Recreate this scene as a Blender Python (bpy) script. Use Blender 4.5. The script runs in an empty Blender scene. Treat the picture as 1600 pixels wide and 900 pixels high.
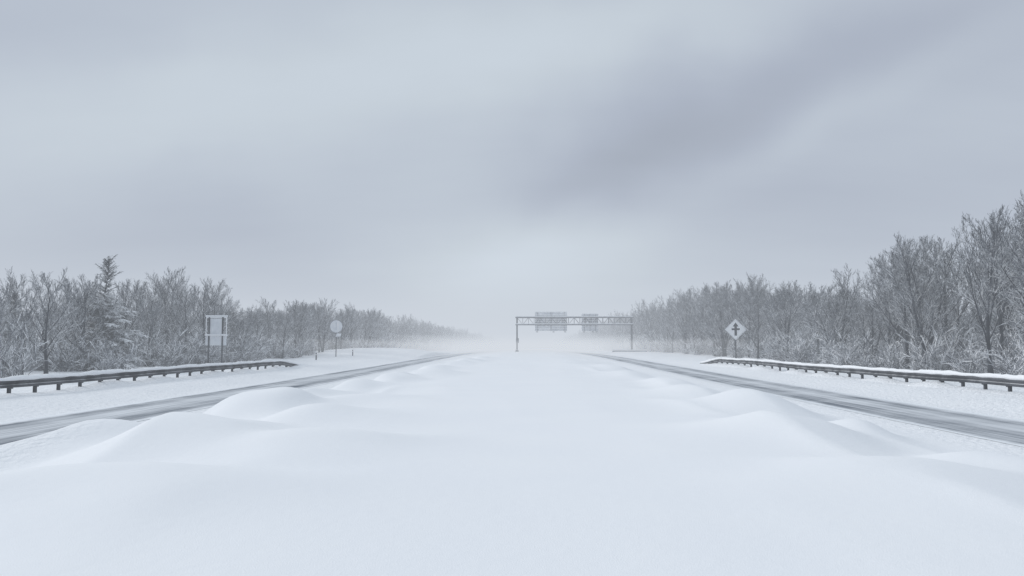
import bpy, math, random
import numpy as np
from mathutils import Vector, Matrix
random.seed(7)
scene = bpy.context.scene
COL = scene.collection
F = 1244.4

# ------------------------------------------------------------------ helpers
def sstep(a, b, x):
    t = np.clip((x - a) / (b - a), 0, 1)
    return t * t * (3 - 2 * t)

_rs = np.random.RandomState(11)
_lat = _rs.rand(256, 256)
def vnoise(x, y):
    x = np.asarray(x, float); y = np.asarray(y, float)
    xi = np.floor(x).astype(int); yi = np.floor(y).astype(int)
    fx = x - xi; fy = y - yi
    fx = fx*fx*fx*(fx*(fx*6-15)+10); fy = fy*fy*fy*(fy*(fy*6-15)+10)
    a = _lat[xi % 256, yi % 256]; b = _lat[(xi+1) % 256, yi % 256]
    c = _lat[xi % 256, (yi+1) % 256]; d = _lat[(xi+1) % 256, (yi+1) % 256]
    return (a*(1-fx)+b*fx)*(1-fy) + (c*(1-fx)+d*fx)*fy

def new_obj(name, me, parent=None, loc=(0, 0, 0), rotz=0.0):
    ob = bpy.data.objects.new(name, me)
    COL.objects.link(ob)
    ob.location = loc
    ob.rotation_euler = (0, 0, rotz)
    if parent is not None:
        ob.parent = parent
    return ob

def mesh_raw(name, V, Fq, mat, smooth=False):
    V = np.asarray(V, np.float32); Fq = np.asarray(Fq, np.int32)
    me = bpy.data.meshes.new(name)
    me.vertices.add(len(V)); me.vertices.foreach_set('co', V.ravel())
    m, k = Fq.shape
    me.loops.add(m*k); me.loops.foreach_set('vertex_index', Fq.ravel())
    me.polygons.add(m)
    me.polygons.foreach_set('loop_start', np.arange(m, dtype=np.int32)*k)
    me.update(calc_edges=True)
    me.materials.append(mat)
    if smooth:
        me.polygons.foreach_set('use_smooth', np.ones(m, bool))
    return me

class MB:
    def __init__(s): s.v = []; s.f = []
    def box(s, c, d, rot=None):
        n = len(s.v); hx, hy, hz = d[0]/2, d[1]/2, d[2]/2
        for dx, dy, dz in [(-1,-1,-1),(1,-1,-1),(1,1,-1),(-1,1,-1),(-1,-1,1),(1,-1,1),(1,1,1),(-1,1,1)]:
            p = Vector((dx*hx, dy*hy, dz*hz))
            if rot: p = rot @ p
            s.v.append((p.x+c[0], p.y+c[1], p.z+c[2]))
        for q in [(0,3,2,1),(4,5,6,7),(0,1,5,4),(1,2,6,5),(2,3,7,6),(3,0,4,7)]:
            s.f.append(tuple(n+i for i in q))
    def bar(s, a, b, w, sides=4):
        a = Vector(a); b = Vector(b); d = (b-a).normalized()
        u = d.cross(Vector((0, 0, 1)))
        if u.length < 1e-3: u = Vector((1, 0, 0))
        u.normalize(); v = d.cross(u)
        n = len(s.v)
        for p in (a, b):
            for i in range(sides):
                t = 2*math.pi*(i+0.5)/sides
                q = p + (u*math.cos(t)+v*math.sin(t))*w
                s.v.append(tuple(q))
        for i in range(sides):
            j = (i+1) % sides
            s.f.append((n+i, n+j, n+sides+j, n+sides+i))
        s.f.append(tuple(n+i for i in reversed(range(sides))))
        s.f.append(tuple(n+sides+i for i in range(sides)))
    def prism(s, pts, y0, y1):
        n = len(s.v); k = len(pts)
        for y in (y0, y1):
            for p in pts: s.v.append((p[0], y, p[1]))
        s.f.append(tuple(n+i for i in range(k)))
        s.f.append(tuple(n+k+i for i in reversed(range(k))))
        for i in range(k):
            j = (i+1) % k
            s.f.append((n+i, n+k+i, n+k+j, n+j))
    def mesh(s, name, mat, bevel=0):
        me = bpy.data.meshes.new(name)
        me.from_pydata(s.v, [], s.f); me.update()
        me.materials.append(mat)
        if bevel:
            import bmesh
            bm = bmesh.new(); bm.from_mesh(me)
            bmesh.ops.bevel(bm, geom=bm.edges[:], offset=bevel, segments=2, affect='EDGES')
            bm.to_mesh(me); bm.free()
        return me

# ------------------------------------------------------------------ materials
def mat_new(name):
    m = bpy.data.materials.new(name); m.use_nodes = True
    nt = m.node_tree; nt.nodes.clear()
    out = nt.nodes.new('ShaderNodeOutputMaterial')
    b = nt.nodes.new('ShaderNodeBsdfPrincipled')
    nt.links.new(b.outputs[0], out.inputs[0])
    b.inputs['Roughness'].default_value = 0.9
    b.inputs['Specular IOR Level'].default_value = 0.15
    return m, nt, b

def N(nt, t, **kw):
    n = nt.nodes.new(t)
    for k, v in kw.items(): setattr(n, k, v)
    return n

def M(nt, op, a, b=None, c=None, clamp=False):
    n = nt.nodes.new('ShaderNodeMath'); n.operation = op; n.use_clamp = clamp
    for i, x in enumerate((a, b, c)):
        if x is None: continue
        if isinstance(x, (int, float)): n.inputs[i].default_value = x
        else: nt.links.new(x, n.inputs[i])
    return n.outputs[0]

def mixc(nt, fac, a, b):
    n = nt.nodes.new('ShaderNodeMix'); n.data_type = 'RGBA'
    if isinstance(fac, (int, float)): n.inputs[0].default_value = fac
    else: nt.links.new(fac, n.inputs[0])
    for i, x in ((6, a), (7, b)):
        if isinstance(x, tuple): n.inputs[i].default_value = (*x, 1)
        else: nt.links.new(x, n.inputs[i])
    return n.outputs[2]

SNOW = (0.86, 0.87, 0.89)

def snow_material(name):
    m, nt, b = mat_new(name)
    g = N(nt, 'ShaderNodeNewGeometry')
    n1 = N(nt, 'ShaderNodeTexNoise'); n1.inputs['Scale'].default_value = 0.35; n1.inputs['Detail'].default_value = 4
    nt.links.new(g.outputs['Position'], n1.inputs['Vector'])
    c = mixc(nt, n1.outputs[0], (0.815, 0.828, 0.860), (0.865, 0.872, 0.888))
    n2 = N(nt, 'ShaderNodeTexNoise'); n2.inputs['Scale'].default_value = 60; n2.inputs['Detail'].default_value = 3
    nt.links.new(g.outputs['Position'], n2.inputs['Vector'])
    n3 = N(nt, 'ShaderNodeTexNoise'); n3.inputs['Scale'].default_value = 5; n3.inputs['Detail'].default_value = 6
    nt.links.new(g.outputs['Position'], n3.inputs['Vector'])
    sep = N(nt, 'ShaderNodeSeparateXYZ'); nt.links.new(g.outputs['Position'], sep.inputs[0])
    ax = M(nt, 'ABSOLUTE', sep.outputs[0])
    side = M(nt, 'MULTIPLY', M(nt, 'SUBTRACT', ax, 10.4), 0.45, clamp=True)
    hgt = M(nt, 'ADD', M(nt, 'MULTIPLY', n2.outputs[0], 0.009),
            M(nt, 'MULTIPLY', n3.outputs[0], M(nt, 'ADD', M(nt, 'MULTIPLY', side, 0.22), 0.013)))
    bp = N(nt, 'ShaderNodeBump'); bp.inputs['Distance'].default_value = 1.0; bp.inputs['Strength'].default_value = 0.6
    nt.links.new(hgt, bp.inputs['Height']); nt.links.new(bp.outputs[0], b.inputs['Normal'])
    spk = N(nt, 'ShaderNodeMapRange'); spk.inputs[1].default_value = 0.56; spk.inputs[2].default_value = 0.70
    n4 = N(nt, 'ShaderNodeTexNoise'); n4.inputs['Scale'].default_value = 2.6; n4.inputs['Detail'].default_value = 8
    n4.inputs['Roughness'].default_value = 0.75
    nt.links.new(g.outputs['Position'], n4.inputs['Vector']); nt.links.new(n4.outputs[0], spk.inputs[0])
    c2 = mixc(nt, M(nt, 'MULTIPLY', M(nt, 'MULTIPLY', spk.outputs[0], side), 0.55), c, (0.42, 0.46, 0.52))
    nt.links.new(c2, b.inputs['Base Color'])
    return m
mat_snow = snow_material('snow')

m, nt, b = mat_new('snow_cap'); b.inputs['Base Color'].default_value = (*SNOW, 1)
nz = N(nt, 'ShaderNodeTexNoise'); nz.inputs['Scale'].default_value = 9
bp = N(nt, 'ShaderNodeBump'); bp.inputs['Strength'].default_value = 0.3
nt.links.new(nz.outputs[0], bp.inputs['Height']); nt.links.new(bp.outputs[0], b.inputs['Normal'])
mat_cap = m

def frosted(name, dark, dark2, snow, z_lo, z_hi, amt_lo, amt_hi, up0=-0.1, up1=0.6, rime=.08, nlo=.35):
    m, nt, b = mat_new(name)
    g = N(nt, 'ShaderNodeNewGeometry')
    tc = N(nt, 'ShaderNodeTexCoord')
    sp = N(nt, 'ShaderNodeSeparateXYZ'); nt.links.new(g.outputs['True Normal'], sp.inputs[0])
    so = N(nt, 'ShaderNodeSeparateXYZ'); nt.links.new(tc.outputs['Object'], so.inputs[0])
    up = N(nt, 'ShaderNodeMapRange'); up.inputs[1].default_value = up0; up.inputs[2].default_value = up1
    nt.links.new(sp.outputs[2], up.inputs[0])
    hz = N(nt, 'ShaderNodeMapRange'); hz.inputs[1].default_value = z_lo; hz.inputs[2].default_value = z_hi
    hz.inputs[3].default_value = amt_lo; hz.inputs[4].default_value = amt_hi
    nt.links.new(so.outputs[2], hz.inputs[0])
    n1 = N(nt, 'ShaderNodeTexNoise'); n1.inputs['Scale'].default_value = 0.9; n1.inputs['Detail'].default_value = 3
    nt.links.new(tc.outputs['Object'], n1.inputs['Vector'])
    nn = N(nt, 'ShaderNodeMapRange'); nn.inputs[1].default_value = 0.42; nn.inputs[2].default_value = 0.60
    nt.links.new(n1.outputs[0], nn.inputs[0])
    fac = M(nt, 'MULTIPLY', M(nt, 'MULTIPLY', M(nt, 'ADD', up.outputs[0], rime), hz.outputs[0]),
            M(nt, 'ADD', M(nt, 'MULTIPLY', nn.outputs[0], 1-nlo+.2), nlo), clamp=True)
    bark = mixc(nt, nn.outputs[0], dark, dark2)
    nt.links.new(mixc(nt, fac, bark, snow), b.inputs['Base Color'])
    return m

mat_bark = frosted('bark', (0.018, 0.022, 0.031), (0.045, 0.052, 0.066), SNOW, 0, 9, 0.8, 0.55, 0.3, 0.8, .03)
mat_twig = frosted('twigs', (0.030, 0.037, 0.051), (0.058, 0.069, 0.090), SNOW, 0, 9.5, 2.7, 0.45, 0.0, 0.45, .12, .28)
mat_needle = frosted('needles', (0.022, 0.032, 0.040), (0.04, 0.05, 0.062), SNOW, 0, 10, 2.4, 0.8, 0.05, 0.5, .06, .3)
mat_brush = frosted('brush', (0.06, 0.069, 0.088), (0.11, 0.122, 0.145), SNOW, 0, 6, 2.5, 1.8, -0.15, 0.4, .15, .25)
mat_steel = frosted('weathered_steel', (0.07, 0.076, 0.09), (0.12, 0.127, 0.145), SNOW, -100, 100, 0.7, 0.7, 0.6, 0.95)
mat_dark = frosted('dark_steel', (0.022, 0.026, 0.034), (0.045, 0.05, 0.062), SNOW, -100, 100, 0.6, 0.6, 0.7, 0.95)

def plain(name, col, col2=None, rough=0.6, scale=3):
    m, nt, b = mat_new(name)
    n = N(nt, 'ShaderNodeTexNoise'); n.inputs['Scale'].default_value = scale; n.inputs['Detail'].default_value = 5
    tc = N(nt, 'ShaderNodeTexCoord'); nt.links.new(tc.outputs['Object'], n.inputs['Vector'])
    rm = N(nt, 'ShaderNodeMapRange'); rm.inputs[1].default_value = .35; rm.inputs[2].default_value = .65
    nt.links.new(n.outputs[0], rm.inputs[0])
    nt.links.new(mixc(nt, rm.outputs[0], col, col2 or tuple(c*0.7 for c in col)), b.inputs['Base Color'])
    b.inputs['Roughness'].default_value = rough
    return m
mat_panel = plain('frosted_panel', (0.80, 0.82, 0.85), (0.62, 0.65, 0.69), scale=1.1)
mat_panel_lt = plain('pale_panel', (0.86, 0.87, 0.89), (0.70, 0.73, 0.77), scale=1.3)
mat_back = plain('sign_back', (0.84, 0.86, 0.88), (0.50, 0.53, 0.58), scale=0.7)
mat_grey = plain('grey_line', (0.40, 0.43, 0.48), (0.30, 0.33, 0.38))
mat_white = plain('white_sheet', (0.90, 0.91, 0.92), (0.86, 0.87, 0.89), scale=2)
mat_black = plain('black_symbol', (0.02, 0.023, 0.03), (0.04, 0.045, 0.055))
mat_conc = plain('concrete', (0.26, 0.27, 0.30), (0.18, 0.19, 0.21))

def road_material(x0, x1, tracks):
    m, nt, b = mat_new('snowy_asphalt')
    g = N(nt, 'ShaderNodeNewGeometry')
    sep = N(nt, 'ShaderNodeSeparateXYZ'); nt.links.new(g.outputs['Position'], sep.inputs[0])
    t = M(nt, 'DIVIDE', M(nt, 'SUBTRACT', sep.outputs[0], x0), x1-x0)
    mp = N(nt, 'ShaderNodeMapping'); mp.inputs['Scale'].default_value = (0.25, 0.05, 1)
    nt.links.new(g.outputs['Position'], mp.inputs[0])
    w = N(nt, 'ShaderNodeTexNoise'); w.inputs['Detail'].default_value = 3; w.inputs['Scale'].default_value = 1
    nt.links.new(mp.outputs[0], w.inputs['Vector'])
    w2 = N(nt, 'ShaderNodeTexNoise'); w2.inputs['Scale'].default_value = 1.1; w2.inputs['Detail'].default_value = 7
    w2.inputs['Roughness'].default_value = .65
    nt.links.new(g.outputs['Position'], w2.inputs['Vector'])
    t2 = M(nt, 'ADD', M(nt, 'ADD', t, M(nt, 'MULTIPLY', M(nt, 'SUBTRACT', w.outputs[0], 0.5), 0.12)),
           M(nt, 'MULTIPLY', M(nt, 'SUBTRACT', w2.outputs[0], 0.5), 0.12))
    cr = N(nt, 'ShaderNodeValToRGB'); cr.color_ramp.interpolation = 'EASE'
    els = cr.color_ramp.elements
    while len(els) > 1: els.remove(els[-1])
    els[0].position = 0; els[0].color = (0, 0, 0, 1)
    for p, v in tracks:
        e = els.new(p); e.color = (v, v, v, 1)
    nt.links.new(t2, cr.inputs[0])
    mp2 = N(nt, 'ShaderNodeMapping'); mp2.inputs['Scale'].default_value = (5.5, 0.07, 1)
    nt.links.new(g.outputs['Position'], mp2.inputs[0])
    s = N(nt, 'ShaderNodeTexNoise'); s.inputs['Scale'].default_value = 1; s.inputs['Detail'].default_value = 7
    s.inputs['Roughness'].default_value = 0.65
    nt.links.new(mp2.outputs[0], s.inputs['Vector'])
    st = N(nt, 'ShaderNodeMapRange'); st.inputs[1].default_value = 0.36; st.inputs[2].default_value = 0.6
    st.inputs[3].default_value = 0.42; st.inputs[4].default_value = 1.05
    nt.links.new(s.outputs[0], st.inputs[0])
    dn = N(nt, 'ShaderNodeTexNoise'); dn.inputs['Scale'].default_value = .33; dn.inputs['Detail'].default_value = 5
    nt.links.new(g.outputs['Position'], dn.inputs['Vector'])
    dr = N(nt, 'ShaderNodeMapRange'); dr.inputs[1].default_value = .42; dr.inputs[2].default_value = .68
    dr.inputs[3].default_value = 1.0; dr.inputs[4].default_value = .62
    nt.links.new(dn.outputs[0], dr.inputs[0])
    bare = M(nt, 'MULTIPLY', M(nt, 'MULTIPLY', cr.outputs[0], st.outputs[0]), dr.outputs[0], clamp=True)
    n5 = N(nt, 'ShaderNodeTexNoise'); n5.inputs['Scale'].default_value = 0.8; n5.inputs['Detail'].default_value = 5
    nt.links.new(g.outputs['Position'], n5.inputs['Vector'])
    asp = mixc(nt, n5.outputs[0], (0.055, 0.068, 0.09), (0.15, 0.172, 0.21))
    nt.links.new(mixc(nt, bare, (0.82, 0.84, 0.87), asp), b.inputs['Base Color'])
    b.inputs['Roughness'].default_value = 0.7
    return m

# ------------------------------------------------------------------ terrain
MOUNDS = [(-9.4, 28.0, .98, 1.4, 2.2), (-11.6, 21.0, .72, 1.2, 1.6), (-8.2, 18.3, .78, 1.5, 1.7),
          (-4.6, 16.8, .34, 1.5, 1.5), (-6.4, 23.0, .40, 1.2, 2.0), (-9.5, 34.5, .62, 1.0, 2.6), (-7.4, 31.0, .36, 1.2, 2.2), (-8.9, 41.5, .74, 1.1, 3.0), (-8.4, 50, .70, 1.1, 3.4), (-7.4, 57.5, .56, 1.2, 3.6), (-8.1, 66, .64, 1.1, 4), (-7.2, 77, .58, 1.2, 5), (-7.2, 92, .52, 1.1, 6), (-6.6, 108, .45, 1.1, 6),
          (8.0, 28.5, .70, 1.5, 2.0), (6.2, 19.4, .50, 1.7, 1.7), (8.8, 22.0, .38, 1.0, 1.4), (7.4, 36, .44, 1.2, 2.6), (8.2, 45, .46, 1.1, 3.4), (7.0, 56, .36, 1.2, 4), (7.4, 70, .36, 1.2, 5),
          (-7.6, 11.2, .46, 2.4, 1.7), (6.8, 12.6, .26, 2.0, 1.5), (9.0, 15.2, .32, 1.1, 1.3),
          (-30, 152, 1.35, 9.5, 15), (-19.5, 175, .4, 5, 22), (25, 190, .25, 6, 30), (-3, 75, .15, 2.5, 9), (4, 80, .15, 2.5, 12)]
def base_r(y):
    yy = np.maximum(y, 0)
    return 1.5*(1-np.exp(-(yy/130.0)**2))
def ground_z(x, y):
    x = np.asarray(x, float); y = np.asarray(y, float)
    r = base_r(y)
    wL = sstep(-12.2, -4.2, x); wR = 1-sstep(4.6, 12.0, x)
    med = 0.52+0.08*np.exp(-(np.maximum(y, 0)/90)**2)
    z = r + med*wL*wR
    wb = (vnoise(x/1.7+3, y/2.3)-.5)*.7; wb2 = (vnoise(x/2.1+33, y/2.0+8)-.5)*.9
    acc = 0
    for i, (mx, my, a, sx, sy) in enumerate(MOUNDS):
        k = 1.0 if i < len(MOUNDS)-5 else 0.0
        dx = (x-mx+wb*k)/sx; dy = (y-my+wb2*k)/sy
        dx = np.where(dx > 0, dx*.74, dx*1.1) if (k and mx < 0) else dx
        dy = np.where(dy < 0, dy*.80, dy*1.2) if k else dy
        d2 = dx*dx+dy*dy
        e = a*np.exp(-1.15*(np.sqrt(d2+.12)-.3464)**1.6)
        if k: acc = acc + e**2.4
        else: z = z + e
    z = z + (acc+1e-9)**(1/2.4)
    mid = sstep(-12.6, -10.4, x)*(1-sstep(10, 12.2, x))
    n1 = vnoise(x/2.8+y/40+7, y/9.0+20); n2 = vnoise(x/1.7+y/12+40, y/4.5+9)
    rid = (1-np.abs(2*n1-1))**2.0
    edge = sstep(2.5, 7.0, np.abs(x+0.3))
    z = z + mid*(0.02+0.11*edge)*(rid-.4) + mid*(0.008+0.04*edge)*(n2-.5)
    sh = sstep(18.2, 22.5, -x)+sstep(17.6, 21.5, x)
    z = z + 0.30*sh
    z = z + sh*0.12*(vnoise(x/2.3, y/4.0+50)-.5) + sh*0.05*(vnoise(x/.7, y/.9+50)-.5)
    fo = sstep(31, 60, np.abs(x))
    z = z + 0.7*fo + fo*0.6*(vnoise(x/9, y/11)-.5)
    ej = (vnoise(x*0+4, y/2.2)-.5)*.5
    flat = (sstep(12.7+ej, 13.7+ej, -x)*(1-sstep(17.9, 18.7, -x))) + (sstep(12.1+ej, 13.0+ej, x)*(1-sstep(17.2, 18.0, x)))
    return z*(1-flat)+r*flat
def gz(x, y): return float(ground_z(np.array([x]), np.array([y]))[0])

def seq(parts):
    out = []
    for a, b, s in parts:
        n = max(1, int(round((b-a)/s))); out += list(np.linspace(a, b, n, endpoint=False))
    out.append(parts[-1][1]); return np.array(out)
xs = seq([(-3000, -400, 200), (-400, -80, 16), (-80, -36, 2), (-36, -19, .5), (-19, 19, .2), (19, 36, .5), (36, 80, 2), (80, 400, 16), (400, 3000, 200)])
ys = seq([(-60, 0, 4), (0, 4, .5), (4, 40, .18), (40, 90, .4), (90, 240, 1.5), (240, 600, 12), (600, 4000, 170)])
def sheet(name, xs, ys, zf, mat):
    X, Y = np.meshgrid(xs, ys); Z = zf(X, Y)
    nx, ny = len(xs), len(ys)
    V = np.stack([X.ravel(), Y.ravel(), Z.ravel()], 1)
    i = np.arange(nx-1)[None, :] + nx*np.arange(ny-1)[:, None]
    i = i.ravel()
    Q = np.stack([i, i+1, i+1+nx, i+nx], 1)
    return mesh_raw(name, V, Q, mat, True)
gr = new_obj('ground', sheet('ground', xs, ys, ground_z, mat_snow)); gr['kind'] = 'structure'

rx = np.array([-18.1, -17, -16, -15, -14.2, -13.6])
rl = new_obj('road', sheet('road', rx, ys, lambda X, Y: base_r(Y)+0.012,
    road_material(-18.1, -13.6, [(.04, .05), (.16, 1), (.30, .85), (.42, .5), (.58, .65), (.74, 1), (.88, .95), (.99, 0)])))
rl['kind'] = 'structure'
rx = np.array([12.9, 13.6, 14.4, 15.4, 16.4, 17.5])
rr = new_obj('road', sheet('road', rx, ys, lambda X, Y: base_r(Y)+0.012,
    road_material(12.9, 17.5, [(.02, .05), (.12, .95), (.32, 1), (.44, .65), (.56, .5), (.68, .75), (.82, 1), (.90, .5), (.98, 0)])))
rr['kind'] = 'structure'

# ------------------------------------------------------------------ trees
def tubes(P0, P1, R0, R1, sides=3):
    P0 = np.asarray(P0, float); P1 = np.asarray(P1, float); n = len(P0)
    R0 = np.asarray(R0, float); R1 = np.asarray(R1, float)
    d = P1-P0; L = np.linalg.norm(d, axis=1, keepdims=True)+1e-9; d = d/L
    ref = np.where(np.abs(d[:, 2:3]) > .9, np.array([[1., 0, 0]]), np.array([[0, 0, 1.]]))
    u = np.cross(d, ref); u /= np.linalg.norm(u, axis=1, keepdims=True)+1e-9
    v = np.cross(d, u)
    if sides == 2:
        a = np.random.RandomState(3).rand(n, 1)*math.pi
        w = u*np.cos(a)+v*np.sin(a)
        V = np.stack([P0-w*R0[:, None], P0+w*R0[:, None], P1+w*R1[:, None], P1-w*R1[:, None]], 1).reshape(-1, 3)
        return V, np.arange(4*n).reshape(n, 4)
    ring = []
    for i in range(sides):
        t = 2*math.pi*i/sides+.4
        ring.append(u*math.cos(t)+v*math.sin(t))
    ring = np.stack(ring, 1)
    A = P0[:, None]+ring*R0[:, None, None]; B = P1[:, None]+ring*R1[:, None, None]
    V = np.concatenate([A, B], 1).reshape(-1, 3)
    base = (np.arange(n)*2*sides)[:, None]
    Q = []
    for i in range(sides):
        j = (i+1) % sides
        Q.append(np.stack([base[:, 0]+i, base[:, 0]+j, base[:, 0]+sides+j, base[:, 0]+sides+i], 1))
    return V, np.concatenate(Q)

class Tree:
    def __init__(s, seed, H=10, n1=18, spread=1.0, stems=1, low=.14):
        s.r = random.Random(seed); s.seg = []
        for k in range(stems):
            s.stem(H*(1 if k == 0 else s.r.uniform(.7, .95)), n1, spread, low, k, stems)
    def add(s, a, b, ra, rb, lv): s.seg.append((a.x, a.y, a.z, b.x, b.y, b.z, ra, rb, lv))
    def stem(s, H, n1, spread, low, k, stems):
        r = s.r
        p = Vector((r.uniform(-.25, .25)*(k > 0)*3, r.uniform(-.25, .25)*(k > 0)*3, -.25))
        lean = Vector((r.uniform(-.08, .08), r.uniform(-.08, .08), 1))
        if stems > 1: lean += Vector((r.uniform(-.25, .25), r.uniform(-.25, .25), 0))
        pts = [p.copy()]; n = 9
        top = H*.80
        for i in range(n):
            lean = (lean+Vector((r.uniform(-.07, .07), r.uniform(-.07, .07), .08))).normalized()
            p = p+lean*(top/n); pts.append(p.copy())
        R = .0165*H
        rad = [R*(1-.84*(i/n)**.8) for i in range(n+1)]; rad[0] *= 1.4
        for i in range(n): s.add(pts[i], pts[i+1], rad[i], rad[i+1], 0)
        az = r.uniform(0, 6.28)
        for i in range(n1):
            t = low+(1-low)*((i+r.random()*.8)/n1)
            f = t*n; j = min(int(f), n-1); q = pts[j].lerp(pts[j+1], f-j)
            az += 2.4+r.uniform(-.4, .4)
            inc = r.uniform(.62, .92)*(1-.42*t)*spread
            d = Vector((math.cos(az)*math.sin(inc), math.sin(az)*math.sin(inc), math.cos(inc)))
            L = H*(.42*(1-t)**.7+.18)*r.uniform(.8, 1.1)
            s.branch(q, d, L, max(.42*rad[j], .028), 1)
    def branch(s, p, d, L, R, lv):
        r = s.r
        n = {1: 5, 2: 3, 3: 2, 4: 1}[lv]
        kids = {1: 9, 2: 7, 3: 4, 4: 0}[lv]
        pts = [p.copy()]; dirs = [d.copy()]
        for i in range(n):
            w = .10
            d = (d+Vector((r.uniform(-w, w), r.uniform(-w, w), r.uniform(-w, w)+.06))).normalized()
            p = p+d*(L/n); pts.append(p.copy()); dirs.append(d.copy())
        rr = [R*(1-.78*i/n) for i in range(n+1)]
        for i in range(n): s.add(pts[i], pts[i+1], rr[i], rr[i+1], lv)
        if lv >= 4: return
        for k in range(kids):
            t = .15+.85*(k+r.random())/kids
            f = min(t, .999)*n; j = int(f); q = pts[j].lerp(pts[j+1], f-j)
            dd = dirs[j+1]
            side = Vector((r.uniform(-1, 1), r.uniform(-1, 1), r.uniform(-.6, 1))).cross(dd)
            if side.length < .05: continue
            side.normalize()
            a = r.uniform(.4, .78)
            nd = (dd*math.cos(a)+side*math.sin(a)+Vector((0, 0, .10))).normalized()
            LL = {1: .44, 2: .48, 3: .6}[lv]*L*(1.1-.5*t)*r.uniform(.75, 1.15)
            RR = {1: .021, 2: .0135, 3: .0095}[lv]
            s.branch(q, nd, LL, RR, lv+1)
    def arr(s): return np.array(s.seg)

def tree_meshes(A, tag, twigmat, barkmat):
    lo = A[:, 8] <= 0; l1 = A[:, 8] == 1
    Va, Qa = tubes(A[lo, :3], A[lo, 3:6], A[lo, 6], A[lo, 7], 8)
    Vb, Qb = tubes(A[l1, :3], A[l1, 3:6], A[l1, 6], A[l1, 7], 5)
    trunk = mesh_raw('trunk_'+tag, np.concatenate([Va, Vb]), np.concatenate([Qa, Qb+len(Va)]), barkmat)
    hi = (A[:, 8] == 2); h3 = (A[:, 8] >= 3)
    V, Q = tubes(A[hi, :3], A[hi, 3:6], A[hi, 6], A[hi, 7], 3)
    V2, Q2 = tubes(A[h3, :3], A[h3, 3:6], A[h3, 6], A[h3, 7], 2) if h3.any() else (np.zeros((0, 3)), np.zeros((0, 4), int))
    crown = mesh_raw('crown_'+tag, np.concatenate([V, V2]), np.concatenate([Q, Q2+len(V)]), twigmat)
    return trunk, crown

specs = [(1, 14, 1.0, 1, .22), (2, 12, .85, 2, .15), (3, 15, 1.1, 1, .18), (5, 9, .9, 3, .12), (8, 14, .9, 1, .30), (13, 11, 1.1, 2, .18), (21, 15, .85, 1, .22), (34, 9, 1.1, 3, .2)]
arrs = []; protos = []
for i, (sd, n1, sp, st, lw) in enumerate(specs):
    A = Tree(sd, 10, n1, sp, st, lw).arr(); zmax = A[:, 5].max()
    A[:, :8] *= 10/zmax
    arrs.append(A); protos.append(tree_meshes(A, 'bare', mat_twig, mat_bark))

def conifer(seed, H=11):
    r = random.Random(seed); seg = []
    def add(a, b, ra, rb, lv): seg.append((*a, *b, ra, rb, lv))
    n = 12; pts = [Vector((math.sin(i*.7)*.12, math.cos(i*.9)*.1, -.2+i*H/n)) for i in range(n+1)]
    for i in range(n): add(pts[i], pts[i+1], .17*(1-i/n)+.016, .17*(1-(i+1)/n)+.012, 0)
    z = .3
    while z < H-.2:
        t = z/H; f = t*n; j = min(int(f), n-1); c = pts[j].lerp(pts[j+1], f-j)
        nb = 10 if t < .60 else 5
        a0 = r.uniform(0, 6.28)
        for k in range(nb):
            if r.random() < .15: continue
            a = a0+6.283*k/nb+r.uniform(-.45, .45)
            L = (4.3*(1-t)**.95+.30)*r.uniform(.45, 1.15)
            if t > .60: L = r.uniform(.5, 1.35)*(1.35-t)*2.1
            up = .05+1.2*t*t
            d = Vector((math.cos(a), math.sin(a), up)).normalized(); p = c.copy()+Vector((0, 0, r.uniform(-.15, .15))); m = 6
            for q in range(m):
                d2 = (d+Vector((r.uniform(-.08, .08), r.uniform(-.08, .08), -.75*(1-t)*q/m))).normalized()
                p2 = p+d2*(L/m)
                add(p, p2, .04*(1-q/m)+.010, .04*(1-(q+1)/m)+.008, 1)
                low = t < .60+r.uniform(-.12, .06)
                for w in range(8 if low else 3):
                    s = Vector((-math.sin(a), math.cos(a), 0))*(1 if w % 2 else -1)
                    e = (d2*.8+s*r.uniform(.4, 1.2)+Vector((0, 0, r.uniform(-.7, .15)))).normalized()
                    LL = max(L, .9)*.28*(1-.5*q/m)*r.uniform(.6, 1.2)
                    b0 = p.lerp(p2, r.random()); b1 = b0+e*LL
                    add(b0, b1, .08 if low else .02, .025 if low else .010, 2)
                    for x in range(3):
                        e2 = (e+Vector((r.uniform(-.8, .8), r.uniform(-.8, .8), r.uniform(-.7, .1)))).normalized()
                        b2 = b0.lerp(b1, r.random()); add(b2, b2+e2*LL*.6, .055 if low else .014, .014 if low else .009, 2)
                p = p2
        z += .30+.16*r.random()
    return np.array(seg)
Ac = conifer(4); con_proto = tree_meshes(Ac, 'conifer', mat_needle, mat_bark)

def HL(y):  return np.interp(y, [40, 61, 72, 90, 110, 145, 200, 260, 350, 600, 900], [7.8, 8.5, 7.6, 10.0, 9.0, 9.8, 10.6, 12.0, 11.8, 13, 13])
def HR(y):  return np.interp(y, [40, 56, 60, 66, 85, 95, 115, 130, 150, 200, 320, 600, 900], [12, 12.6, 12.3, 12.0, 12.2, 9.2, 9.6, 12.8, 13.8, 14.0, 15, 13, 12])

def place_tree(kind, proto, x, y, h, rot, label, cat, group, base=10., wv=None):
    e = bpy.data.objects.new(kind, None); COL.objects.link(e); e.empty_display_size = .5
    e.location = (x, y, gz(x, y)); e.rotation_euler = (0, 0, rot)
    s = h/base; wv = wv or random.uniform(.92, 1.15); e.scale = (s*wv, s*wv, s)
    e['label'] = label; e['category'] = cat; e['group'] = group
    for nm, me in zip(('trunk', 'crown'), proto):
        o = bpy.data.objects.new(nm, me); COL.objects.link(o); o.parent = e
    return e

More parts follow.
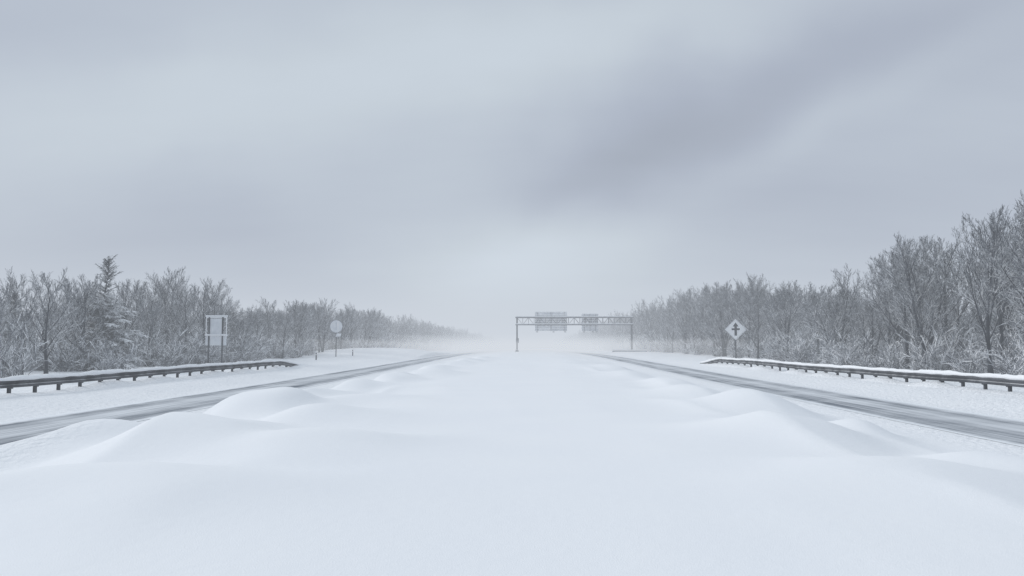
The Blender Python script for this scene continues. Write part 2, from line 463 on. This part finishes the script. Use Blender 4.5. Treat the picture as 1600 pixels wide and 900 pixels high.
TG = 'bare trees at the edge of the woods'
cnt = 0
for side, HF, edge in ((-1, HL, 37.5), (1, HR, 34.5)):
    y = 43.
    while y < 200:
        for row, off in enumerate((0, 5.0)):
            X = side*(edge+off+random.uniform(-2.0, 2.2)); Y = y+random.uniform(-1.9, 1.9)
            lim = (.665 if side < 0 else .625)*Y+4
            if abs(X) > lim: continue
            if side < 0 and abs(Y-70.5) < 3.8 and row == 0: continue
            h = float(HF(Y))*random.choice([.62, .8, .92, 1, 1.0, .96, 1.12 if row else .72, 1.05])
            place_tree('bare_tree', protos[random.randrange(len(protos))], X, Y, h, random.uniform(0, 6.28),
                       'tall leafless tree with frosted twigs on snow' if h > 10.5 else 'leafless tree dusted with snow at the wood edge',
                       'tree', TG)
            cnt += 1
        y += 4.5 if y < 120 else 4.8
for (x, y, h, k) in ((38.2, 59.5, 14.0, 6), (40.6, 63.5, 13.0, 0), (36.6, 70, 12.6, 2), (37.0, 76, 12.8, 4)):
    place_tree('bare_tree', protos[k], x, y, h, x, 'tall leafless tree with wide snowy crown at the wood edge', 'tree', TG)
for (x, y, h) in ((-37.6, 70.0, 10.0), (-44.5, 68, 6.6)):
    place_tree('conifer_tree', con_proto, x, y, h, 1.0+x, 'snow-laden spruce with a thin bare top among leafless trees', 'tree', 'snowy spruces in the woods', 11., 1.05)
print('TREES', cnt)

def merge(templates, places, sides=2):
    P0 = []; P1 = []; R0 = []; R1 = []
    for (k, x, y, z, s, rot, rm) in places:
        A = templates[k]; c, sn = math.cos(rot), math.sin(rot)
        Rm = np.array([[c, -sn, 0], [sn, c, 0], [0, 0, 1]]).T
        o = np.array([x, y, z])
        P0.append(A[:, :3]@Rm*s+o); P1.append(A[:, 3:6]@Rm*s+o); R0.append(A[:, 6]*rm); R1.append(A[:, 7]*rm)
    return tubes(np.concatenate(P0), np.concatenate(P1), np.concatenate(R0), np.concatenate(R1), sides)

rng = np.random.RandomState(5)
lod = []
for A in arrs:
    keep = (A[:, 8] <= 2) | ((A[:, 8] == 3) & (rng.rand(len(A)) < .42)); B = A[keep].copy()
    B[B[:, 8] >= 2, 6:8] = np.maximum(B[B[:, 8] >= 2, 6:8], .010); lod.append(B)
mat_wood = frosted('wood_mass', (0.032, 0.040, 0.055), (0.06, 0.071, 0.092), SNOW, 0, 14, 2.0, .35, 0.0, .45, .09, .3)
for side, HF, edge in ((-1, HL, 38), (1, HR, 35)):
    pl = []
    y = 60.
    while y < 1100:
        near = y < 200
        for off in ((9, 13, 17.5, 23, 29) if near else (0, 5, 11, 18, 27, 38)):
            X = side*(edge+off+rng.uniform(-2, 2)); Y = y+rng.uniform(-2.5, 2.5)
            if abs(X) > .68*Y+6: continue
            h = float(HF(Y))*(rng.uniform(.5, .88) if near else rng.uniform(.72, 1.08))
            pl.append((rng.randint(len(lod)), X, Y, gz(X, Y), h/10, rng.uniform(0, 6.28), 1.55*(1+Y/350)))
        y += 5.2 if near else (6.5 if y < 400 else 14)
    V, Q = merge(lod, pl)
    w = new_obj('wood', mesh_raw('wood', V, Q, mat_wood))
    w['kind'] = 'stuff'; w['label'] = 'mass of leafless frosted woodland fading into blowing snow'; w['category'] = 'woods'
    print('WOOD', len(pl), len(Q))

def brush(seed, n=22):
    r = random.Random(seed); seg = []
    for i in range(n):
        a = r.uniform(0, 6.28); inc = r.uniform(.1, .9); L = r.uniform(.7, 2.2)
        d = Vector((math.cos(a)*math.sin(inc), math.sin(a)*math.sin(inc), math.cos(inc))); p = Vector((r.uniform(-.5, .5), r.uniform(-.5, .5), -.1))
        m = 3
        for q in range(m):
            d = (d+Vector((r.uniform(-.2, .2), r.uniform(-.2, .2), r.uniform(-.2, .1)))).normalized(); p2 = p+d*L/m
            seg.append((*p, *p2, .018, .013, 2))
            for w in range(5):
                e = (d+Vector((r.uniform(-1, 1), r.uniform(-1, 1), r.uniform(-.6, .7)))).normalized(); b0 = p.lerp(p2, r.random()); l = r.uniform(.2, .6)
                b1 = b0+e*l
                seg.append((*b0, *b1, .015, .009, 2))
                e2 = (e+Vector((r.uniform(-1, 1), r.uniform(-1, 1), r.uniform(-.6, .6)))).normalized()
                b2 = b0.lerp(b1, .6); seg.append((*b2, *(b2+e2*l*.6), .012, .008, 2))
            p = p2
    return np.array(seg)
bt = [brush(i) for i in range(5)]
for side, edge in ((-1, 36), (1, 33)):
    pl = []
    y = 42.
    while y < 330:
        for k in range(4):
            X = side*(edge+rng.uniform(-1.2, 12)); Y = y+rng.uniform(-1, 1)
            if abs(X) > .68*Y+4: continue
            if vnoise(np.array([Y/5.0]), np.array([X/6.0]))[0] < .42 and k > 0: continue
            pl.append((rng.randint(5), X, Y, gz(X, Y), rng.uniform(.5, 2.3), rng.uniform(0, 6.28), 1.4+Y/200))
        y += 1.25 if y < 120 else 2.8
    V, Q = merge(bt, pl, sides=2)
    w = new_obj('undergrowth', mesh_raw('undergrowth', V, Q, mat_brush))
    w['kind'] = 'stuff'; w['label'] = 'frosted tangled undergrowth along the edge of the woods'; w['category'] = 'bushes'

# ------------------------------------------------------------------ guardrails
def guardrail(path_x, y0, y1, road_dir, label):
    e = bpy.data.objects.new('guardrail', None); COL.objects.link(e)
    ox, oy = path_x(y0), y0; oz = gz(ox, oy); e.location = (ox, oy, oz)
    e['label'] = label; e['category'] = 'guardrail'; e['group'] = 'steel guardrails beside the road'
    yy = np.arange(y0, y1+.01, 1.0)
    hs = []
    for y in yy: hs.append(gz(path_x(y), y))
    hs = np.convolve(np.pad(hs, 4, mode='edge'), np.ones(9)/9, 'valid')-.05
    hs = hs-.62*sstep(y1-9, y1, yy)          # turned-down end running into the snow
    prof = [(0, .80), (.015, .795), (.03, .77), (.075, .73), (.085, .70), (.075, .67), (.02, .64), (.005, .61), (.02, .58), (.075, .55), (.085, .52), (.075, .49), (.03, .44), (0, .42)]
    back = [(p[0]-.006, p[1]) for p in reversed(prof)]
    ring = prof+back; k = len(ring)
    V = []; Q = []
    for i, y in enumerate(yy):
        for a, z in ring:
            V.append((path_x(y)-ox+road_dir*a, y-oy, hs[i]-oz+z))
    for i in range(len(yy)-1):
        for j in range(k):
            j2 = (j+1) % k
            Q.append((i*k+j, i*k+j2, (i+1)*k+j2, (i+1)*k+j))
    new_obj('rail', mesh_raw('rail', V, Q, mat_dark), e)
    yy2 = np.arange(y0, y1+.01, .2); V = []; Q = []
    for y in yy2:
        h = float(np.interp(y, yy, hs))-oz
        t = .06+.12*float(vnoise(np.array([y*.8]), np.array([3.3]))[0])+.05*float(vnoise(np.array([y*2.9]), np.array([7.3]))[0]); w = .10
        dr = .05*float(vnoise(np.array([y*1.3]), np.array([13.3]))[0])
        cx = path_x(y)-ox
        for a, z in ((-w, .78), (-w*.95, .80+t*.6), (-w*.4, .80+t), (w*.4, .80+t), (w*.95, .80+t*.6), (w, .79-dr)):
            V.append((cx+road_dir*a, y-oy, h+z))
    for i in range(len(yy2)-1):
        for j in range(6):
            j2 = (j+1) % 6; Q.append((i*6+j, i*6+j2, (i+1)*6+j2, (i+1)*6+j))
    new_obj('snow_cap', mesh_raw('snow_cap', V, Q, mat_cap, True), e)
    pm = MB(); pm.box((0, 0, .30), (.13, .02, 1.0)); pm.box((-.06, 0, .30), (.015, .13, 1.0)); pm.box((.06, 0, .30), (.015, .13, 1.0))
    pm.box((.11, 0, .58), (.09, .13, .42))
    me = pm.mesh('post', mat_dark)
    y = y0+.6
    while y < y1-.2:
        x = path_x(y); h = float(np.interp(y, yy, hs))
        o = new_obj('post', me, e, (x-ox-road_dir*.165, y-oy, h-oz)); o.scale = (road_dir, 1, 1)
        y += 1.905
    yy3 = np.arange(y0, y1+2, .4); V = []; Q = []; K = 9
    for y in yy3:
        x = path_x(min(y, y1)); hh = .05+.32*float(vnoise(np.array([y*.35]), np.array([23.3]))[0])**1.2
        fade = min(1, (y1+2-y)/2.0)
        for q in range(K):
            a = -1+2*q/(K-1); xx_ = x-road_dir*.15+a*1.1
            V.append((xx_-ox, y-oy, gz(xx_, y)-oz-.03+hh*fade*math.cos(a*math.pi/2)**1.5 if abs(a) < 1 else gz(xx_, y)-oz-.05))
    for i in range(len(yy3)-1):
        for j in range(K-1): Q.append((i*K+j, i*K+j+1, (i+1)*K+j+1, (i+1)*K+j))
    new_obj('snow_drift', mesh_raw('snow_drift', V, Q, mat_snow, True), e)
    return e
guardrail(lambda y: -24.2+(y-36)*.022, 27, 83, 1, 'dark steel guardrail capped with snow beside the road')
guardrail(lambda y: 23.1-(y-37)*.047, 27, 95, -1, 'dark steel guardrail capped with snow beside the road')

# ------------------------------------------------------------------ signs
def empty(name, x, y, label, cat, group=None, rot=0):
    e = bpy.data.objects.new(name, None); COL.objects.link(e); e.location = (x, y, gz(x, y)); e.rotation_euler = (0, 0, rot)
    e['label'] = label; e['category'] = cat
    if group: e['group'] = group
    return e
def part(e, name, mb, mat, bevel=0, loc=(0, 0, 0)):
    return new_obj(name, mb.mesh(name, mat, bevel), e, loc)

e = empty('road_sign', -31.3, 79.5, 'frosted rectangular sign above white plate on two dark posts', 'sign')
for x in (-.70, .66):
    b_ = MB(); b_.box((x, -.10, 2.35), (.13, .10, 5.3)); part(e, 'post', b_, mat_dark)
b_ = MB()
for a, c in (((0, -.03, 4.98), (2.10, .08, .12)), ((0, -.03, 3.12), (2.10, .08, .12)), ((-1.02, -.03, 4.05), (.06, .08, 1.74)), ((1.02, -.03, 4.05), (.06, .08, 1.74))):
    b_.box(a, c)
part(e, 'frame', b_, mat_white)
b_ = MB(); b_.box((-.02, -.02, 4.08), (1.42, .03, 1.56))
for z in (3.6, 4.1, 4.6): b_.box((-.02, .02, z), (1.9, .04, .05))
part(e, 'sign_panel', b_, mat_panel)
b_ = MB(); b_.box((0, -.04, 2.60), (2.10, .04, .86))
for z in (2.34, 2.60, 2.86): b_.box((0, -.068, z), (2.0, .015, .025))
part(e, 'lower_plate', b_, mat_panel_lt)
b_ = MB(); b_.box((0, -.03, 5.12), (2.26, .24, .16)); part(e, 'snow_cap', b_, mat_cap, .05)
b_ = MB(); b_.box((0, -.09, 3.22), (2.28, .26, .16)); part(e, 'snow_cap', b_, mat_cap, .05)

e = empty('road_sign', -30.2, 125, 'round pale snow-dusted sign with small plate on one post', 'sign')
b_ = MB(); b_.bar((0, .08, -.3), (0, .08, 5.6), .07, 10); part(e, 'post', b_, mat_dark)
R = .98; pts = [(R*math.cos(t), 4.75+R*math.sin(t)) for t in [2*math.pi*i/40 for i in range(40)]]
b_ = MB(); b_.prism(pts, -.03, .01); part(e, 'sign_disc', b_, mat_panel_lt)
b_ = MB()
for i in range(40):
    a0 = 2*math.pi*i/40; a1 = 2*math.pi*(i+1)/40
    b_.bar((R*math.cos(a0), -.045, 4.75+R*math.sin(a0)), (R*math.cos(a1), -.045, 4.75+R*math.sin(a1)), .025, 4)
part(e, 'rim', b_, mat_grey)
b_ = MB(); b_.prism([(-.1, 3.1), (.72, 3.2), (.86, 3.62), (.1, 3.66)], -.06, -.035); part(e, 'small_plate', b_, mat_panel_lt)
b_ = MB(); b_.box((0, -.06, 4.86), (.04, .02, 1.3)); part(e, 'centre_strip', b_, mat_grey)

e = empty('road_sign', 29.0, 112, 'white diamond warning sign with black upward arrow on one post', 'sign')
b_ = MB(); b_.bar((0, .09, -.3), (0, .09, 5.2), .08, 10); part(e, 'post', b_, mat_dark)
c = 4.2; D = 1.50
def rdiamond(D, k=.10):
    out = []
    for a in (0, 90, 180, 270):
        t = math.radians(a); nx, nz = math.cos(t), math.sin(t); tx, tz = -nz, nx
        out += [((D-k)*nx-tx*k, (D-k)*nz-tz*k), ((D-k*.3)*nx, (D-k*.3)*nz), ((D-k)*nx+tx*k, (D-k)*nz+tz*k)]
    return [(x, c+z) for x, z in out]
b_ = MB(); b_.prism(rdiamond(D), -.03, .0); part(e, 'sign_panel', b_, mat_white)
o_ = rdiamond(D-.09); i_ = rdiamond(D-.12)
b_ = MB(); n = len(o_)
for p in o_+i_: b_.v.append((p[0], -.034, p[1]))
for i in range(n):
    j = (i+1) % n; b_.f.append((i, j, n+j, n+i))
part(e, 'border', b_, mat_grey)
AR = [(0, .98), (.40, .42), (.17, .42), (.17, .16), (.58, .16), (.54, -.10), (.17, -.10), (.17, -.86)]
b_ = MB(); b_.prism([(x, c+z) for x, z in AR]+[(-x, c+z) for x, z in reversed(AR[1:])], -.042, -.032)
part(e, 'arrow', b_, mat_black)

gy = 200.; gx0, gx1 = -2.75, 25.9; W = gx1-gx0
e = empty('sign_gantry', gx0, gy, 'steel overhead sign gantry dusted with snow spanning the road', 'gantry')
z0 = gz(gx0, gy); zr = gz(gx1, gy)-z0
TOP = 2.6+(545-496.5)/F*gy-z0
for x, zb in ((0, 0), (W, zr)):
    b_ = MB()
    b_.box((x, -.45, (TOP+zb)/2-.1), (.36, .34, TOP-zb+.4)); b_.box((x, .45, (TOP+zb)/2-.1), (.36, .34, TOP-zb+.4))
    for k in range(5):
        zz = zb+.8+k*1.35; b_.bar((x, -.4, zz), (x, .4, zz+1.1), .06)
    b_.box((x, 0, zb+.12), (.8, 1.6, .5))
    part(e, 'post', b_, mat_dark)
b_ = MB()
zt, zb_ = TOP+.05, TOP-1.75
for yy_ in (-.55, .55):
    b_.box((W/2, yy_, zt), (W+.8, .22, .28)); b_.box((W/2, yy_, zb_), (W+.8, .20, .26))
    nb = 20
    for k in range(nb+1):
        x = W*k/nb; b_.bar((x, yy_, zb_), (x, yy_, zt), .07)
        if k < nb:
            x2 = W*(k+1)/nb
            b_.bar((x if k % 2 else x2, yy_, zb_), (x2 if k % 2 else x, yy_, zt), .055)
for k in range(21):
    x = W*k/20; b_.bar((x, -.55, zt), (x, .55, zt), .05); b_.bar((x, -.55, zb_), (x, .55, zb_), .05)
part(e, 'truss', b_, mat_steel)
b_ = MB(); b_.box((W/2, -.55, zt+.22), (W+.7, .26, .20)); part(e, 'snow_cap', b_, mat_cap, .04)
b_ = MB(); b_.box((W/2, -.58, zb_+.20), (W+.5, .28, .18)); part(e, 'snow_cap', b_, mat_cap, .04)
def xx(px): return (px-825)/F*gy-gx0
def zz(py): return 2.6+(545-py)/F*gy-z0
for (xa, xb, ya, yb) in ((836, 886, 488, 517), (909, 935, 491, 517)):
    x0_, x1_, za, zb2 = xx(xa), xx(xb), zz(yb), zz(ya)
    b_ = MB()
    nrib = 8; hgt = (zb2-za)/nrib
    for k in range(nrib):
        b_.box(((x0_+x1_)/2, .85, za+hgt*(k+.5)), (x1_-x0_, .06, hgt*.88))
    for x in np.linspace(x0_+.3, x1_-.3, 5): b_.box((x, .90, (za+zb2)/2), (.10, .04, zb2-za))
    part(e, 'sign_panel', b_, mat_back)
    b_ = MB()
    for x in (x0_+.7, (x0_+x1_)/2, x1_-.7): b_.box((x, .76, (za+zb2)/2), (.08, .1, zb2-za+.2))
    for x in (x0_+.5, x1_-.5, (x0_+x1_)/2+.6): b_.bar((x, .75, za-.05), (x, -.3, za-.25), .05); b_.box((x, -.35, za-.28), (.5, .25, .16))
    part(e, 'bracket', b_, mat_steel)
    b_ = MB(); b_.box(((x0_+x1_)/2, .84, zb2+.09), (x1_-x0_+.06, .28, .18)); part(e, 'snow_cap', b_, mat_cap, .05)
b_ = MB(); b_.box((.1, -.75, 2.75), (.7, .25, 1.2)); part(e, 'control_box', b_, mat_steel, .03)

e = empty('concrete_barrier', 24.6, 194, 'low concrete barrier under snow at the gantry foot', 'barrier')
b_ = MB(); k = [(-.30, -.3), (.30, -.3), (.30, .15), (.14, .35), (.10, .75), (-.10, .75), (-.14, .35), (-.30, .15)]
n = len(k)
for x in (-4.2, 4.2):
    for p in k: b_.v.append((x, p[0], p[1]-.42))
b_.f.append(tuple(range(n))); b_.f.append(tuple(reversed(range(n, 2*n))))
for i in range(n): b_.f.append((i, n+i, n+(i+1) % n, (i+1) % n))
part(e, 'barrier_body', b_, mat_conc)
b_ = MB(); b_.box((0, 0, .42), (8.5, .46, .26)); part(e, 'snow_cap', b_, mat_cap, .06)

for (x, y) in ((-29.3, 110), (-28.2, 128)):
    e = empty('marker_post', x, y, 'short dark roadside marker post standing in snow', 'post', 'roadside marker posts')
    b_ = MB(); b_.box((0, 0, .42), (.16, .10, 1.15)); part(e, 'post_body', b_, mat_dark, .02)
    b_ = MB(); b_.box((0, -.06, .75), (.10, .02, .16)); part(e, 'reflector', b_, mat_white)

# ------------------------------------------------------------------ fog
def fog(name, lo, hi, dens, col):
    b_ = MB(); c = [(lo[i]+hi[i])/2 for i in range(3)]; d = [hi[i]-lo[i] for i in range(3)]
    b_.box(c, d)
    m = bpy.data.materials.new(name); m.use_nodes = True; nt = m.node_tree; nt.nodes.clear()
    out = N(nt, 'ShaderNodeOutputMaterial'); ab = N(nt, 'ShaderNodeVolumeAbsorption'); em = N(nt, 'ShaderNodeEmission'); ad = N(nt, 'ShaderNodeAddShader')
    ab.inputs[0].default_value = (0, 0, 0, 1); ab.inputs[1].default_value = dens
    em.inputs[0].default_value = (*col, 1); em.inputs[1].default_value = dens  # self-glow stands in for daylight scattered by the fog
    nt.links.new(ab.outputs[0], ad.inputs[0]); nt.links.new(em.outputs[0], ad.inputs[1]); nt.links.new(ad.outputs[0], out.inputs['Volume'])
    o = new_obj(name, b_.mesh(name, m)); o['kind'] = 'structure'
    return o
FOGC = (.60, .65, .72)
fog('fog', (-900, -50, -8), (900, 1500, 34), .0022, FOGC)
fog('mist', (-160, 208, -6), (160, 1300, 6.5), .0065, (.71, .75, .805))
fog('mist', (-150, 160, -7), (150, 1250, 18), .0020, (.67, .715, .78))
fog('mist', (-60, 118, -5), (60, 1200, 4.2), .0045, (.73, .765, .815))

# ------------------------------------------------------------------ world
w = bpy.data.worlds.new('World'); scene.world = w; w.use_nodes = True
nt = w.node_tree; nt.nodes.clear()
out = N(nt, 'ShaderNodeOutputWorld'); bg = N(nt, 'ShaderNodeBackground'); nt.links.new(bg.outputs[0], out.inputs[0])
SUN_EL, SUN_AZ = math.radians(26), math.radians(-68)
sky = N(nt, 'ShaderNodeTexSky'); sky.sky_type = 'NISHITA'; sky.sun_disc = False
sky.sun_elevation = SUN_EL; sky.sun_rotation = SUN_AZ
tc = N(nt, 'ShaderNodeTexCoord'); D = tc.outputs['Generated']
sp = N(nt, 'ShaderNodeSeparateXYZ'); nt.links.new(D, sp.inputs[0])
def VM(op, a, b=None):
    n = nt.nodes.new('ShaderNodeVectorMath'); n.operation = op
    for i, x in enumerate((a, b)):
        if x is None: continue
        if isinstance(x, (tuple, Vector)): n.inputs[i].default_value = tuple(x)
        else: nt.links.new(x, n.inputs[i])
    return n
nw = N(nt, 'ShaderNodeTexNoise'); nw.inputs['Scale'].default_value = 3.2; nw.inputs['Detail'].default_value = 4
nt.links.new(D, nw.inputs['Vector'])
wv = VM('SCALE', VM('SUBTRACT', nw.outputs['Color'], (.5, .5, .5)).outputs[0]); wv.inputs['Scale'].default_value = .16
DW = VM('ADD', D, wv.outputs[0]).outputs[0]
def pdir(px, py): return Vector(((px-825)/F, 1, (545-py)/F)).normalized()
def bank(px, py, ang, la, lb, amp):
    c = pdir(px, py); right = Vector((c.y, -c.x, 0)).normalized(); up = right.cross(c)
    t = math.radians(ang); a = right*math.cos(t)+up*math.sin(t); b = up*math.cos(t)-right*math.sin(t)
    d = VM('SUBTRACT', DW, c).outputs[0]
    q = N(nt, 'ShaderNodeCombineXYZ')
    nt.links.new(VM('DOT_PRODUCT', d, tuple(a/la)).outputs['Value'], q.inputs[0])
    nt.links.new(VM('DOT_PRODUCT', d, tuple(b/lb)).outputs['Value'], q.inputs[1])
    nt.links.new(VM('DOT_PRODUCT', d, tuple(c/.5)).outputs['Value'], q.inputs[2])
    s = VM('DOT_PRODUCT', q.outputs[0], q.outputs[0]).outputs['Value']
    return M(nt, 'MULTIPLY', M(nt, 'EXPONENT', M(nt, 'MULTIPLY', s, -1)), amp)
val = None
for bk in [(1110, 190, 24, .44, .09, -.24), (880, 270, 14, .18, .04, -.10), (500, 130, 16, .42, .10, .18), (200, 80, 0, .16, .08, .06),
           (790, 395, 0, .17, .085, .58), (300, 370, 3, .32, .085, -.17), (1350, 350, -4, .32, .09, -.15),
           (1300, 190, 28, .20, .03, .13), (60, 0, 0, .2, .05, -.08), (1000, 20, 8, .30, .05, .12)]:
    v = bank(*bk); val = v if val is None else M(nt, 'ADD', val, v)
zc = M(nt, 'ADD', M(nt, 'MAXIMUM', sp.outputs[2], 0), .25)
cv = N(nt, 'ShaderNodeCombineXYZ')
nt.links.new(M(nt, 'DIVIDE', sp.outputs[0], zc), cv.inputs[0]); nt.links.new(M(nt, 'DIVIDE', sp.outputs[1], zc), cv.inputs[1])
mp = N(nt, 'ShaderNodeMapping'); mp.inputs['Rotation'].default_value = (0, 0, math.radians(35)); mp.inputs['Scale'].default_value = (.55, 1.5, 1)
nt.links.new(cv.outputs[0], mp.inputs[0])
cn = N(nt, 'ShaderNodeTexNoise'); cn.inputs['Scale'].default_value = 1.0; cn.inputs['Detail'].default_value = 5; cn.inputs['Roughness'].default_value = .5
nt.links.new(mp.outputs[0], cn.inputs['Vector'])
val = M(nt, 'ADD', val, M(nt, 'MULTIPLY', M(nt, 'SUBTRACT', cn.outputs[0], .5), .36))
zen = N(nt, 'ShaderNodeMapRange'); zen.interpolation_type = 'SMOOTHSTEP'
zen.inputs[1].default_value = .42; zen.inputs[2].default_value = .95; zen.inputs[3].default_value = 0; zen.inputs[4].default_value = .60
nt.links.new(sp.outputs[2], zen.inputs[0])
val = M(nt, 'ADD', M(nt, 'ADD', val, 1.02), zen.outputs[0])
hue = mixc(nt, M(nt, 'MULTIPLY', M(nt, 'SUBTRACT', val, .85), 3, clamp=True), (.452, .505, .615), (.482, .538, .595))
cc = VM('SCALE', hue); nt.links.new(val, cc.inputs['Scale'])
sk = VM('SCALE', sky.outputs[0]); sk.inputs['Scale'].default_value = .08
fin = mixc(nt, .95, sk.outputs[0], cc.outputs[0])
nt.links.new(fin, bg.inputs[0]); bg.inputs[1].default_value = 1.0

L = bpy.data.lights.new('sun', 'SUN'); L.energy = 1.8; L.angle = math.radians(16); L.color = (1, .985, .96)
so = bpy.data.objects.new('sun', L); COL.objects.link(so)
sd = Vector((math.cos(SUN_EL)*math.sin(SUN_AZ), math.cos(SUN_EL)*math.cos(SUN_AZ), math.sin(SUN_EL)))
so.rotation_euler = sd.to_track_quat('Z', 'Y').to_euler(); so.location = (0, 0, 50)

cam = bpy.data.cameras.new('camera'); co = bpy.data.objects.new('camera', cam); COL.objects.link(co)
cam.lens = 28; cam.sensor_width = 36; cam.clip_end = 6000; cam.clip_start = .05
co.location = (0, 0, 2.6); co.rotation_euler = (math.radians(90+4.37), 0, math.radians(1.15))
scene.camera = co
scene.view_settings.view_transform = 'Standard'; scene.view_settings.look = 'None'; scene.view_settings.exposure = 0
